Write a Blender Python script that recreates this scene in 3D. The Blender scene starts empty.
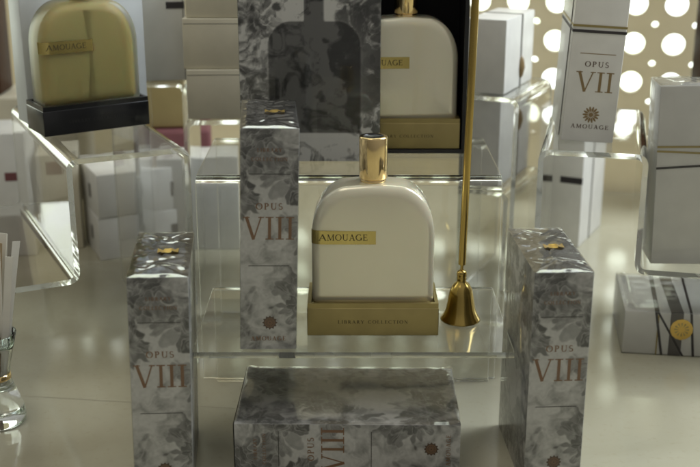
import bpy, bmesh, math, random
import numpy as np
from mathutils import Vector, Matrix, noise as mnoise
S = 0.01                      # everything below is written in centimetres
R = math.radians
random.seed(7)
sc = bpy.context.scene
COL = sc.collection

# ------------------------------------------------------------------ tagging / linking
def tag(o, label=None, cat=None, group=None, kind=None):
    if label: o['label'] = label
    if cat: o['category'] = cat
    if group: o['group'] = group
    if kind: o['kind'] = kind
    return o

def link(name, me, mats, parent=None):
    o = bpy.data.objects.new(name, me)
    for m in (mats if isinstance(mats, (list, tuple)) else [mats]):
        if m.name not in [x.name for x in me.materials]:
            me.materials.append(m)
    COL.objects.link(o)
    if parent: o.parent = parent
    return o

def empty(name, loc, rz=0, rx=0, ry=0):
    o = bpy.data.objects.new(name, None)
    o.empty_display_size = 0.02
    o.location = [c * S for c in loc]
    o.rotation_euler = (R(rx), R(ry), R(rz))
    COL.objects.link(o)
    return o

def copy_tree(o, parent=None):
    c = o.copy(); COL.objects.link(c); c.parent = parent
    for ch in list(o.children): copy_tree(ch, c)
    return c

# ------------------------------------------------------------------ mesh helpers (cm in, metres out)
class MB:
    def __init__(s): s.v = []; s.f = []; s.m = []; s.sm = []
    def add(s, vs, fs, mi=0, smooth=False):
        b = len(s.v); s.v += [tuple(v) for v in vs]
        for f in fs:
            s.f.append([b + i for i in f]); s.m.append(mi); s.sm.append(smooth)
    def box(s, x0, x1, y0, y1, z0, z1, mi=0):
        v = [(x, y, z) for z in (z0, z1) for y in (y0, y1) for x in (x0, x1)]
        s.add(v, [(0,2,3,1),(4,5,7,6),(0,1,5,4),(2,6,7,3),(0,4,6,2),(1,3,7,5)], mi)
    def quad(s, a, b, c, d, mi=0): s.add([a, b, c, d], [(0,1,2,3)], mi)
    def lathe(s, prof, n=48, cx=0, cy=0, mi=0, smooth=True):
        vs = []; fs = []
        for r, z in prof:
            for k in range(n):
                a = 2*math.pi*k/n; vs.append((cx + r*math.cos(a), cy + r*math.sin(a), z))
        for i in range(len(prof)-1):
            for k in range(n):
                k2 = (k+1) % n
                fs.append((i*n+k, i*n+k2, (i+1)*n+k2, (i+1)*n+k))
        s.add(vs, fs, mi, smooth)
    def tube(s, p0, p1, r0, r1=None, n=16, mi=0):
        r1 = r0 if r1 is None else r1
        p0, p1 = Vector(p0), Vector(p1); d = (p1-p0).normalized()
        a = d.orthogonal().normalized(); b = d.cross(a)
        vs = []
        for p, r in ((p0, r0), (p1, r1)):
            for k in range(n):
                t = 2*math.pi*k/n; vs.append(p + a*math.cos(t)*r + b*math.sin(t)*r)
        fs = [(k, (k+1)%n, n+(k+1)%n, n+k) for k in range(n)]
        s.add(vs, fs, mi, True)
        s.add(vs[:n], [tuple(range(n))[::-1]], mi); s.add(vs[n:], [tuple(range(n))], mi)
    def build(s, name, mats, parent=None, bevel=0, seg=2, fixn=False):
        me = bpy.data.meshes.new(name)
        me.from_pydata([(x*S, y*S, z*S) for x, y, z in s.v], [], s.f)
        for p, mi, sm in zip(me.polygons, s.m, s.sm): p.material_index = mi; p.use_smooth = sm
        if bevel or fixn:
            bm = bmesh.new(); bm.from_mesh(me)
            if fixn:
                bmesh.ops.remove_doubles(bm, verts=bm.verts, dist=1e-6)
                bmesh.ops.recalc_face_normals(bm, faces=bm.faces)
            if bevel:
                es = [e for e in bm.edges if len(e.link_faces) == 2 and e.calc_face_angle(0) > R(40)]
                bmesh.ops.bevel(bm, geom=es, offset=bevel*S, segments=seg, affect='EDGES', profile=0.5)
                for f in bm.faces: f.smooth = False
            bm.to_mesh(me); bm.free()
        me.update()
        return link(name, me, mats, parent)

def rounded_box(name, x0, x1, y0, y1, z0, z1, mat, parent=None, r=0.12, seg=3):
    m = MB(); m.box(x0, x1, y0, y1, z0, z1)
    o = m.build(name, mat, parent, bevel=r, seg=seg)
    for p in o.data.polygons: p.use_smooth = True
    try: o.data.set_sharp_from_angle(angle=R(50))
    except Exception: pass
    return o

# ------------------------------------------------------------------ materials
def new_mat(name):
    m = bpy.data.materials.new(name); m.use_nodes = True
    nt = m.node_tree
    return m, nt, nt.nodes, nt.links, nt.nodes['Principled BSDF']

def setp(b, **k):
    for n, v in k.items():
        n = n.replace('_', ' ')
        if n in b.inputs: b.inputs[n].default_value = v

def noise_bump(nt, b, scale, strength, dist=0.001, detail=4, inp='Normal', coord='Object'):
    N, L = nt.nodes, nt.links
    tc = N.new('ShaderNodeTexCoord'); nz = N.new('ShaderNodeTexNoise'); bp = N.new('ShaderNodeBump')
    nz.inputs['Scale'].default_value = scale; nz.inputs['Detail'].default_value = detail
    bp.inputs['Strength'].default_value = strength; bp.inputs['Distance'].default_value = dist
    L.new(tc.outputs[coord], nz.inputs['Vector']); L.new(nz.outputs['Fac'], bp.inputs['Height'])
    L.new(bp.outputs['Normal'], b.inputs[inp])
    return nz

def vary(nt, b, c0, c1, scale, detail=5, lo=.35, hi=.65):
    N, L = nt.nodes, nt.links
    tc = N.new('ShaderNodeTexCoord'); nz = N.new('ShaderNodeTexNoise'); rp = N.new('ShaderNodeValToRGB')
    nz.inputs['Scale'].default_value = scale; nz.inputs['Detail'].default_value = detail
    rp.color_ramp.elements[0].position = lo; rp.color_ramp.elements[1].position = hi
    rp.color_ramp.elements[0].color = (*c0, 1); rp.color_ramp.elements[1].color = (*c1, 1)
    L.new(tc.outputs['Object'], nz.inputs['Vector']); L.new(nz.outputs['Fac'], rp.inputs['Fac'])
    L.new(rp.outputs['Color'], b.inputs['Base Color'])
    return rp

def paper(name, c, rough=.45, coat=.0, var=.04, spec=.5):
    m, nt, N, L, b = new_mat(name)
    vary(nt, b, tuple(x*(1-var) for x in c), tuple(min(1, x*(1+var)) for x in c), 40)
    setp(b, Roughness=rough, Coat_Weight=coat, Coat_Roughness=.12, Specular_IOR_Level=spec)
    noise_bump(nt, b, 900, .12, .0002)
    return m

def metal(name, c, rough=.25, bump=.0, bscale=60, aniso=0):
    m, nt, N, L, b = new_mat(name)
    vary(nt, b, tuple(x*.86 for x in c), c, 35)
    setp(b, Metallic=1.0, Roughness=rough, Anisotropic=aniso)
    if bump: noise_bump(nt, b, bscale, bump, .001)
    return m

WHITE = paper('white_card', (.74, .73, .69), .4, .15)
CREAM = paper('cream_card', (.60, .555, .43), .55)
BLUEWHITE = paper('cool_white_card', (.62, .65, .66), .45)
DARK = paper('dark_ribbon', (.035, .03, .032), .5)
GREYRIB = paper('grey_ribbon', (.12, .11, .10), .4)
BLACK = paper('black_lacquer', (.006, .006, .007), .28, .3, spec=.4)
BLACKV = paper('black_velvet', (.006, .006, .007), .9, 0, spec=.1)
OCHRE = paper('ochre_card', (.32, .25, .105), .6)
REDC = paper('dark_red_cloth', (.19, .07, .075), .8)
GOLD = metal('brushed_gold', (.42, .34, .15), .44)
GOLDP = metal('polished_gold', (.80, .60, .30), .12)
GOLDPLATE = metal('gold_plate', (.62, .50, .18), .22, .05, 30)
BRASS = metal('aged_brass', (.47, .335, .10), .20, .06, 25)
COPPER = paper('copper_ink', (.25, .12, .05), .35)
GOLDINK = paper('gold_ink', (.25, .17, .075), .4)
BROWNINK = paper('brown_ink', (.10, .055, .03), .4)
BLACKINK = paper('black_ink', (.025, .022, .02), .5)
PALEINK = paper('etched_ink', (.06, .045, .012), .5)
SEAL = metal('gold_foil_seal', (.75, .50, .12), .3, .4, 200)
WOOD, nt, N, L, b = new_mat('dark_wood')
rp = vary(nt, b, (.028, .010, .004), (.065, .026, .011), 12)
N_ = [n for n in N if n.type == 'TEX_NOISE'][0]
mp = N.new('ShaderNodeMapping'); mp.inputs['Scale'].default_value = (4, 4, .35)
L.new([n for n in N if n.type == 'TEX_COORD'][0].outputs['Object'], mp.inputs['Vector']); L.new(mp.outputs['Vector'], N_.inputs['Vector'])
setp(b, Roughness=.6, Specular_IOR_Level=.2)

def pearl_mat():
    m, nt, N, L, b = new_mat('pearl_white_glass')
    vary(nt, b, (.75, .705, .53), (.79, .745, .575), 14)
    setp(b, Roughness=.22, Coat_Weight=.8, Coat_Roughness=.04, Specular_IOR_Level=.5, Metallic=.35,
         Subsurface_Weight=.15, Subsurface_Scale=.01)
    return m
PEARL = pearl_mat()

def amber_mat():
    m, nt, N, L, b = new_mat('frosted_amber_glass')
    vary(nt, b, (.42, .355, .13), (.48, .41, .17), 9)
    setp(b, Roughness=.4, Coat_Weight=.3, Coat_Roughness=.15, Subsurface_Weight=.4, Subsurface_Scale=.02)
    return m
AMBER = amber_mat()

def glass_mat(name, tint, ior=1.49, rough=0.0, bump=0):
    m, nt, N, L, b = new_mat(name)
    N.remove(b)
    g = N.new('ShaderNodeBsdfGlass'); g.inputs['Color'].default_value = (*tint, 1)
    g.inputs['IOR'].default_value = ior; g.inputs['Roughness'].default_value = rough
    L.new(g.outputs[0], N['Material Output'].inputs['Surface'])
    if bump: noise_bump(nt, g, 30, bump, .001, 2)
    return m
ACRYL = glass_mat('clear_acrylic', (.99, .992, .985), 1.47, .0, .03)
def edge_mat():
    m, nt, N, L, b = new_mat('sawn_acrylic_edge')
    N.remove(b)
    g = N.new('ShaderNodeBsdfGlass'); g.inputs['IOR'].default_value = 1.47; g.inputs['Roughness'].default_value = .08
    d = N.new('ShaderNodeBsdfDiffuse'); d.inputs['Color'].default_value = (.80, .82, .78, 1)
    tl = N.new('ShaderNodeBsdfTranslucent'); tl.inputs['Color'].default_value = (.85, .87, .83, 1)
    m1 = N.new('ShaderNodeMixShader'); m1.inputs[0].default_value = .5
    m2 = N.new('ShaderNodeMixShader')
    tc = N.new('ShaderNodeTexCoord'); nz = N.new('ShaderNodeTexNoise'); nz.inputs['Scale'].default_value = 22
    mr = N.new('ShaderNodeMapRange'); mr.inputs[1].default_value = .35; mr.inputs[2].default_value = .65; mr.inputs[3].default_value = .16; mr.inputs[4].default_value = .36
    L.new(tc.outputs['Object'], nz.inputs['Vector']); L.new(nz.outputs['Fac'], mr.inputs[0]); L.new(mr.outputs[0], m2.inputs[0])
    L.new(d.outputs[0], m1.inputs[1]); L.new(tl.outputs[0], m1.inputs[2])
    L.new(g.outputs[0], m2.inputs[1]); L.new(m1.outputs[0], m2.inputs[2])
    L.new(m2.outputs[0], N['Material Output'].inputs['Surface'])
    return m
AEDGE = edge_mat()
FROST = glass_mat('frosted_glass', (.98, .98, .93), 1.4, .38)
TUBE = paper('dip_tube_plastic', (.27, .225, .08), .5)
GLASS = glass_mat('clear_glass', (.97, .98, .97), 1.5)

def film_mat(name, bump, scale, base=.02, gain=.6, rough=.06):
    m, nt, N, L, b = new_mat(name)
    N.remove(b)
    t = N.new('ShaderNodeBsdfTransparent'); g = N.new('ShaderNodeBsdfGlossy'); mx = N.new('ShaderNodeMixShader')
    fr = N.new('ShaderNodeFresnel'); fr.inputs['IOR'].default_value = 1.5
    ma = N.new('ShaderNodeMath'); ma.operation = 'MULTIPLY_ADD'
    ma.inputs[1].default_value = gain; ma.inputs[2].default_value = base
    t.inputs['Color'].default_value = (.97, .97, .96, 1); g.inputs['Roughness'].default_value = rough
    L.new(fr.outputs[0], ma.inputs[0]); L.new(ma.outputs[0], mx.inputs[0])
    L.new(t.outputs[0], mx.inputs[1]); L.new(g.outputs[0], mx.inputs[2])
    L.new(mx.outputs[0], N['Material Output'].inputs['Surface'])
    noise_bump(nt, g, scale, bump, .002, 2)
    return m
FILM = film_mat('cellophane', .03, 12)
FILMTOP = film_mat('crinkled_cellophane', .06, 25, .16, 1.3, .07)

FILMBIG = film_mat('taut_cellophane', .012, 8, .10, 1.1, .09)

def print_mat():
    m, nt, N, L, b = new_mat('smoky_floral_print')
    at = N.new('ShaderNodeAttribute'); at.attribute_name = 'print'
    L.new(at.outputs['Color'], b.inputs['Base Color'])
    setp(b, Roughness=.42, Coat_Weight=.1)
    noise_bump(nt, b, 700, .06, .0002)
    return m
PRINT = print_mat()

def table_mat():
    m, nt, N, L, b = new_mat('polished_cream_stone')
    tc = N.new('ShaderNodeTexCoord')
    n1 = N.new('ShaderNodeTexNoise'); n1.inputs['Scale'].default_value = 7; n1.inputs['Detail'].default_value = 6
    n1.inputs['Distortion'].default_value = .6
    rp = N.new('ShaderNodeValToRGB')
    rp.color_ramp.elements[0].position = .36; rp.color_ramp.elements[0].color = (.41, .385, .28, 1)
    rp.color_ramp.elements[1].position = .66; rp.color_ramp.elements[1].color = (.475, .45, .34, 1)
    L.new(tc.outputs['Object'], n1.inputs['Vector']); L.new(n1.outputs['Fac'], rp.inputs['Fac'])
    n2 = N.new('ShaderNodeTexNoise'); n2.inputs['Scale'].default_value = 160; n2.inputs['Detail'].default_value = 3
    L.new(tc.outputs['Object'], n2.inputs['Vector'])
    r2 = N.new('ShaderNodeValToRGB'); r2.color_ramp.elements[0].position = .28; r2.color_ramp.elements[0].color = (.95, .94, .92, 1)
    r2.color_ramp.elements[1].position = .42; r2.color_ramp.elements[1].color = (1, 1, 1, 1)
    L.new(n2.outputs['Fac'], r2.inputs['Fac'])
    mx = N.new('ShaderNodeMix'); mx.data_type = 'RGBA'; mx.blend_type = 'MULTIPLY'; mx.inputs[0].default_value = 1
    L.new(rp.outputs['Color'], mx.inputs[6]); L.new(r2.outputs['Color'], mx.inputs[7])
    L.new(mx.outputs[2], b.inputs['Base Color'])
    r3 = N.new('ShaderNodeMapRange'); r3.inputs[3].default_value = .09; r3.inputs[4].default_value = .16
    L.new(n1.outputs['Fac'], r3.inputs[0]); L.new(r3.outputs[0], b.inputs['Roughness'])
    setp(b, Specular_IOR_Level=.6)
    noise_bump(nt, b, 12, .03, .002, 2)
    return m
TABLE = table_mat()

def screen_mat():
    m, nt, N, L, b = new_mat('carved_sandstone')
    vary(nt, b, (.66, .61, .49), (.72, .67, .55), 22)
    setp(b, Roughness=.7)
    tr = N.new('ShaderNodeBsdfTranslucent'); tr.inputs['Color'].default_value = (.64, .58, .47, 1)
    mx = N.new('ShaderNodeMixShader'); mx.inputs[0].default_value = .45
    L.new(b.outputs[0], mx.inputs[1]); L.new(tr.outputs[0], mx.inputs[2])
    L.new(mx.outputs[0], N['Material Output'].inputs['Surface'])
    noise_bump(nt, b, 150, .2, .001)
    return m
SCREEN = screen_mat()

def sky_mat():
    m, nt, N, L, b = new_mat('bright_daylight')
    N.remove(b)
    e = N.new('ShaderNodeEmission'); e.inputs['Strength'].default_value = 3.1
    tc = N.new('ShaderNodeTexCoord'); nz = N.new('ShaderNodeTexNoise'); nz.inputs['Scale'].default_value = 6
    rp = N.new('ShaderNodeValToRGB')
    rp.color_ramp.elements[0].position = .4; rp.color_ramp.elements[0].color = (.90, 1.0, .76, 1)
    rp.color_ramp.elements[1].position = .6; rp.color_ramp.elements[1].color = (.94, 1, .97, 1)
    L.new(tc.outputs['Object'], nz.inputs['Vector']); L.new(nz.outputs['Fac'], rp.inputs['Fac'])
    L.new(rp.outputs['Color'], e.inputs['Color'])
    L.new(e.outputs[0], N['Material Output'].inputs['Surface'])
    return m

# ------------------------------------------------------------------ serif lettering
T_, t_ = .15, .055
def _arc(cx, cy, rx, ry, a0, a1, wv, wh, n=14):
    pts = []
    for i in range(n+1):
        a = R(a0 + (a1-a0)*i/n); c = abs(math.cos(a))
        pts.append((cx+rx*math.cos(a), cy+ry*math.sin(a), wh + (wv-wh)*c))
    return pts
def _l(x0, y0, x1, y1, w): return [(x0, y0, w), (x1, y1, w)]
def _sf(x, y, hw=.15): return _l(x-hw, y, x+hw, y, t_)
b0, b1 = t_/2, 1-t_/2
GL = {
 'V': (.86, [_l(.12,1,.43,0,T_), _l(.43,0,.74,1,t_*1.2), _sf(.12,b1,.14), _sf(.74,b1,.12)]),
 'I': (.40, [_l(.2,0,.2,1,T_), _sf(.2,b0,.17), _sf(.2,b1,.17)]),
 'O': (.98, [_arc(.49,.5,.40,.48,0,360,T_,t_,28)]),
 'P': (.72, [_l(.18,0,.18,1,T_), _sf(.18,b0,.16), _l(.02,b1,.3,b1,t_), _arc(.3,.73,.28,.245,90,-90,T_,t_), _l(.18,.485,.3,.485,t_), _l(.18,.975,.3,.975,t_)]),
 'U': (.92, [_l(.18,1,.18,.32,T_), _arc(.46,.32,.28,.30,180,360,T_*.7,t_*1.2), _l(.74,.32,.74,1,t_*1.2), _sf(.18,b1,.15), _sf(.74,b1,.12)]),
 'S': (.62, [_arc(.31,.74,.21,.235,35,270,T_*.75,t_*1.3), _arc(.31,.265,.23,.24,90,-150,T_*.85,t_*1.3)]),
 'A': (.90, [_l(.14,0,.45,1,t_*1.2), _l(.43,1,.76,0,T_), _l(.26,.35,.62,.35,t_), _sf(.14,b0,.12), _sf(.76,b0,.14)]),
 'M': (1.12,[_l(.16,0,.18,1,t_*1.2), _l(.18,1,.55,.05,T_), _l(.55,.05,.92,1,t_*1.2), _l(.92,1,.94,0,T_), _sf(.16,b0,.12), _sf(.94,b0,.14), _l(.06,b1,.24,b1,t_), _l(.9,b1,1.06,b1,t_)]),
 'G': (.98, [_arc(.49,.5,.40,.48,45,330,T_,t_,24), _l(.84,0.05,.84,.42,T_*.9), _sf(.82,.42,.14)]),
 'E': (.74, [_l(.18,0,.18,1,T_), _l(.04,b1,.62,b1,t_), _l(.18,.52,.5,.52,t_), _l(.04,b0,.66,b0,t_), _l(.62,1,.62,.78,t_), _l(.66,0,.66,.24,t_), _l(.5,.4,.5,.64,t_)]),
 'L': (.70, [_l(.18,0,.18,1,T_), _sf(.18,b1,.16), _l(.04,b0,.62,b0,t_), _l(.62,0,.62,.26,t_)]),
 'B': (.76, [_l(.18,0,.18,1,T_), _l(.03,b1,.36,b1,t_), _l(.03,b0,.36,b0,t_), _arc(.36,.75,.24,.225,90,-90,T_*.9,t_), _arc(.36,.27,.28,.25,90,-90,T_,t_), _l(.18,.52,.36,.52,t_)]),
 'R': (.84, [_l(.18,0,.18,1,T_), _sf(.18,b0,.16), _l(.02,b1,.3,b1,t_), _arc(.3,.74,.28,.235,90,-90,T_,t_), _l(.18,.5,.3,.5,t_), _l(.36,.5,.72,0,T_), _sf(.74,b0,.1)]),
 'Y': (.86, [_l(.1,1,.43,.45,T_), _l(.43,.45,.76,1,t_*1.2), _l(.43,.47,.43,0,T_), _sf(.1,b1,.14), _sf(.76,b1,.12), _sf(.43,b0,.16)]),
 'C': (.88, [_arc(.47,.5,.40,.48,50,310,T_,t_,22), _l(.73,.95,.73,.72,t_), _l(.74,.05,.74,.26,t_)]),
 'T': (.80, [_l(.4,0,.4,1,T_), _sf(.4,b0,.17), _l(.04,b1,.76,b1,t_), _l(.04,1,.04,.76,t_), _l(.76,1,.76,.76,t_)]),
 'N': (.98, [_l(.18,0,.18,1,t_*1.2), _l(.18,1,.78,0,T_), _l(.78,0,.78,1,t_*1.2), _sf(.18,b0,.12), _l(.04,b1,.22,b1,t_), _sf(.78,b1,.12)]),
 ' ': (.5, []),
}
def text_w(s, h, sp=.08, sx=1): return sum(GL[c][0]+sp for c in s)*h*sx - sp*h*sx
def text_into(m, s, xc, z0, h, y, sp=.08, sx=1.0, bold=1.0, fmap=None):
    """upright text on the plane y (facing -y), centred on xc; fmap bends it"""
    x = xc - text_w(s, h, sp, sx)/2; k = 0
    for ch in s:
        w, strokes = GL[ch]
        for st in strokes:
            k += 1; vs = []; n = len(st)
            for i, (px, py, pw) in enumerate(st):
                a = st[max(0, i-1)]; c = st[min(n-1, i+1)]
                dx, dy = c[0]-a[0], c[1]-a[1]
                if i == 0 and n > 2 and st[0][:2] == st[-1][:2]: dx, dy = st[1][0]-st[-2][0], st[1][1]-st[-2][1]
                l = math.hypot(dx, dy) or 1; nx, ny = -dy/l, dx/l
                for sg in (1, -1):
                    q = ((px+nx*pw/2*sg*bold)*h*sx+x, y-.002*(k % 7), (py+ny*pw/2*sg*bold)*h+z0)
                    vs.append(fmap(q) if fmap else q)
            m.add(vs, [(2*i, 2*i+1, 2*i+3, 2*i+2) for i in range(n-1)])
        x += (w+sp)*h*sx

def emblem(m, xc, zc, r, y, pts=12):
    vs = []; n = pts*2
    for i in range(n):
        a = 2*math.pi*i/n; q = r if i % 2 == 0 else r*.76
        vs.append((xc+q*math.cos(a), y, zc+q*math.sin(a)))
    m.add(vs, [tuple(range(n))], 0)
    vs = []; n = 28
    for rr in (r*.64, r*.54):
        for i in range(n):
            a = 2*math.pi*i/n; vs.append((xc+rr*math.cos(a), y-.012, zc+rr*math.sin(a)))
    m.add(vs, [(i, (i+1)%n, n+(i+1)%n, n+i) for i in range(n)], 1)
    for k in range(6):                       # small crossing strokes inside the ring
        a = math.pi*k/6+.2; c, s_ = math.cos(a), math.sin(a); w = r*.045
        l0, l1 = r*.12, r*.5
        for sg in (1, -1):
            m.add([(xc+sg*c*l0-s_*w, y-.012-.001*k, zc+sg*s_*l0+c*w), (xc+sg*c*l0+s_*w, y-.012-.001*k, zc+sg*s_*l0-c*w),
                   (xc+sg*c*l1+s_*w, y-.012-.001*k, zc+sg*s_*l1-c*w), (xc+sg*c*l1-s_*w, y-.012-.001*k, zc+sg*s_*l1+c*w)], [(0,1,2,3)], 1)

def flower_emblem(m, xc, zc, r, y, pts=14):
    for i in range(pts):
        a = 2*math.pi*i/pts; c, s_ = math.cos(a), math.sin(a)
        def P(l, w): return (xc+c*l*r-s_*w*r, y-.002*(i % 2), zc+s_*l*r+c*w*r)
        m.add([P(.22,0), P(.6,.13), P(.9,.09), P(1,0), P(.9,-.09), P(.6,-.13)], [(0,1,2,3,4,5)], 0)
    vs = [(xc+.26*r*math.cos(2*math.pi*i/16), y-.008, zc+.26*r*math.sin(2*math.pi*i/16)) for i in range(16)]
    m.add(vs, [tuple(range(16))], 0)

# ------------------------------------------------------------------ smoky floral print (per-vertex tone of the printed paper)
PPC = 20
def smooth_noise(h, w, cell, rng):
    gh, gw = int(h/cell)+3, int(w/cell)+3
    g = rng.random((gh, gw))
    yy = np.arange(h)/cell; xx = np.arange(w)/cell
    y0 = yy.astype(int); x0 = xx.astype(int); fy = yy-y0; fx = xx-x0
    fy = (fy*fy*(3-2*fy))[:, None]; fx = (fx*fx*(3-2*fx))[None, :]
    a = g[y0][:, x0]; b_ = g[y0][:, x0+1]; c = g[y0+1][:, x0]; d = g[y0+1][:, x0+1]
    return (a*(1-fx)+b_*fx)*(1-fy)+(c*(1-fx)+d*fx)*fy
def fbm(h, w, cell, rng, o=4):
    s = np.zeros((h, w)); a = 1; t = 0
    for i in range(o):
        s += a*smooth_noise(h, w, max(1.5, cell/2**i), rng); t += a; a *= .55
    return s/t

def flora(wc, hc, seed, flowers, base=.38, dark=.09, smoke=.5):
    rng = np.random.default_rng(seed)
    H, W = int(hc*PPC)+1, int(wc*PPC)+1
    f2 = fbm(H, W, 14, rng)
    big = fbm(H*2, W*2, 34, rng, 5); yy, xx = np.mgrid[0:H, 0:W]
    wi = np.clip((yy+(fbm(H, W, 44, rng, 3)-.5)*170+H/2).astype(int), 0, 2*H-1); wj = np.clip((xx+(fbm(H, W, 44, rng, 3)-.5)*170+W/2).astype(int), 0, 2*W-1)
    f = big[wi, wj]
    img = base*(1 - smoke*np.clip((f-.38)*3.2, 0, 1)*(.3+1.1*np.clip((f2-.25)*2, 0, 1)))
    Y, X = np.mgrid[0:H, 0:W]
    wx = (fbm(H, W, 30, rng, 3)-.5)*46; wy = (fbm(H, W, 30, rng, 3)-.5)*46
    X = X+wx; Y = Y+wy
    vis = np.clip((fbm(H, W, 34, rng, 3)-.27)*5, .2, 1)
    for (cx, cy, rad, npet, rings, a0) in flowers:
        rad = rad*1.2
        for rg in range(rings):
            rr = rad*(1-rg/rings); n = max(5, round(2*math.pi*rr/1.0))
            for k in range(n):
                a = a0+rg*.37+2*math.pi*(k+.10*rng.normal())/n
                Lp = rad/rings*1.05*PPC*(1+.12*rng.normal()); Wp = .50*PPC*(1+.14*rng.normal())
                px = cx*PPC+math.cos(a)*(rr*PPC-Lp); py = cy*PPC+math.sin(a)*(rr*PPC-Lp)
                if px < -60 or py < -60 or px > W+60 or py > H+60: continue
                dx, dy = X-px, Y-py; bend = .25*rng.normal()
                u = (dx*math.cos(a)+dy*math.sin(a))/Lp
                v = (-dx*math.sin(a)+dy*math.cos(a))/(Wp*(.8+.28*np.clip(u, -1, 1)))+bend*u*u
                d = u*u+v*v
                m_ = np.clip((1-d)*6, 0, 1)
                tone = dark+(base-dark)*np.clip(.10+.5*(-u)+.25*v*v+1.1*(f2-.5)+.13*np.sin(v*12+u*2.5), 0, 1)
                rim = np.clip(1-np.abs(d-.9)*5, 0, 1)*.55
                tone = tone*(1-rim)+base*1.1*rim
                al = rng.uniform(.45, 1)*vis
                img = img*(1-m_*al)+tone*m_*al
    img *= .9+.2*fbm(H, W, 4, rng, 2)
    return np.clip(img, .02, .8)

def print_grid(m_list, img, wc, hc, P, step):
    """grid of wc x hc cm mapped by P(a,b)->xyz ; tone sampled from img (row 0 = bottom)"""
    nx, ny = max(1, round(wc/step)), max(1, round(hc/step))
    vs = []; cs = []
    H, W = img.shape
    for j in range(ny+1):
        for i in range(nx+1):
            vs.append(P(wc*i/nx, hc*j/ny)); cs.append(img[min(H-1, round(j/ny*(H-1))), min(W-1, round(i/nx*(W-1)))])
    fs = [(j*(nx+1)+i, j*(nx+1)+i+1, (j+1)*(nx+1)+i+1, (j+1)*(nx+1)+i) for j in range(ny) for i in range(nx)]
    m_list.append((vs, fs, cs))
def print_build(name, parts, mat, parent, tint=(1.0, .99, .965)):
    v = []; f = []; c = []
    for vs, fs, cs in parts:
        b_ = len(v); v += vs; c += cs; f += [[b_+i for i in q] for q in fs]
    me = bpy.data.meshes.new(name)
    me.from_pydata([(x*S, y*S, z*S) for x, y, z in v], [], f)
    at = me.color_attributes.new('print', 'FLOAT_COLOR', 'POINT')
    arr = np.ones((len(v), 4), dtype=np.float32); cc = np.array(c, dtype=np.float32)
    for i in range(3): arr[:, i] = cc*tint[i]
    at.data.foreach_set('color', arr.ravel())
    me.update()
    return link(name, me, mat, parent)

def bottle_silhouette(img, wc, hc, cx, hw, z0, z1, dark, halo=0):
    H, W = img.shape
    Y, X = np.mgrid[0:H, 0:W]; x = X/PPC-cx; z = Y/PPC
    r = hw*.55; zt = z1-r
    body = (np.abs(x) < hw) & (z > z0) & (z < zt)
    top = (np.abs(x) < hw-r) & (z >= zt) & (z < z1)
    cor = (z >= zt) & (np.hypot(np.abs(x)-(hw-r), z-zt) < r)
    neck = (np.abs(x) < hw*.22) & (z >= z1) & (z < z1+2.4)
    mask = body | top | cor | neck
    def soft(a, ks):
        a = a.astype(float)
        for k in ks:
            for ax in (0, 1): a = (2*a+np.roll(a, k, ax)+np.roll(a, -k, ax))/4
        return a
    hal = soft(mask, (4, 9, 14, 9, 4, 14, 20)); m_ = soft(mask, (1, 1))
    er = soft(mask, (1, 2, 2)); rim = np.clip(1-np.abs(er-.45)*2.6, 0, 1)      # pale hand-drawn contour
    out = np.clip(img+halo*hal*(.25+img), 0, .8)
    ins = dark+np.minimum(.16, img**1.2*.24)
    out = out*(1-m_)+ins*m_
    return np.clip(out+rim*(.10+.18*halo)*(.3+img), 0, .8)

# ------------------------------------------------------------------ crinkled film
def crinkle(name, w, d, z, parent, seed, amp=.11, fold=True, base=.06, step=.1, rot=None, mat=None, edge=0.0, nf=.55, nr=7):
    """tight film over a w x d face: long creases, envelope folds at a box end, flared short edges"""
    rnd = random.Random(seed); nx, ny = int(w/step), int(d/step)
    ridges = [(rnd.uniform(-.5, .5)*w*.7, rnd.uniform(-.5, .5)*d*.7, rnd.uniform(0, math.pi), rnd.uniform(-.7, 1), rnd.uniform(.3, .9)) for _ in range(nr)]
    vs = []
    for j in range(ny+1):
        for i in range(nx+1):
            x = -w/2+w*i/nx; y = -d/2+d*j/ny
            h = 0
            for cx, cy, a, g, wd in ridges:
                q = abs((x-cx)*math.sin(a)-(y-cy)*math.cos(a)); l = abs((x-cx)*math.cos(a)+(y-cy)*math.sin(a))
                h += g*max(0, 1-q/wd)**1.5*max(0, 1-l/(.45*d))
            if fold:
                fx, fy = abs(x)/(w/2), abs(y)/(d/2)
                q = abs(y)-(d/2-w/2*(1-fx)*1.1)      # triangular end flaps of the wrapping
                h += (.9 if q > 0 else 0)*min(1, q/.12)*(1-.35*fy)+.5*max(0, 1-abs(abs(y)-.28*d*(1+.2*math.sin(x*2+seed)))/.30)
            h += 1.2*mnoise.noise(Vector((x*nf+seed, y*nf, 0)))+.35*mnoise.noise(Vector((x*nf*2.6, y*nf*2.6+seed, 1)))
            bx, by = min(1, (1-abs(x)/(w/2))*w/.9), min(1, (1-abs(y)/(d/2))*d/.9)
            e = edge*max(0, 1-(w/2-abs(x))/1.1)**1.5*(.7+.7*mnoise.noise(Vector((x*.4, y*.36, seed))))
            vs.append((x, y, z+base*min(bx, by)+amp*h*min(bx, by)*.6+e*min(1, bx*3)))
    fs = [(j*(nx+1)+i, j*(nx+1)+i+1, (j+1)*(nx+1)+i+1, (j+1)*(nx+1)+i) for j in range(ny) for i in range(nx)]
    if rot: vs = [rot(v) for v in vs]
    m = MB(); m.add(vs, fs, 0, True)
    return m.build(name, mat or FILMTOP, parent)

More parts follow.
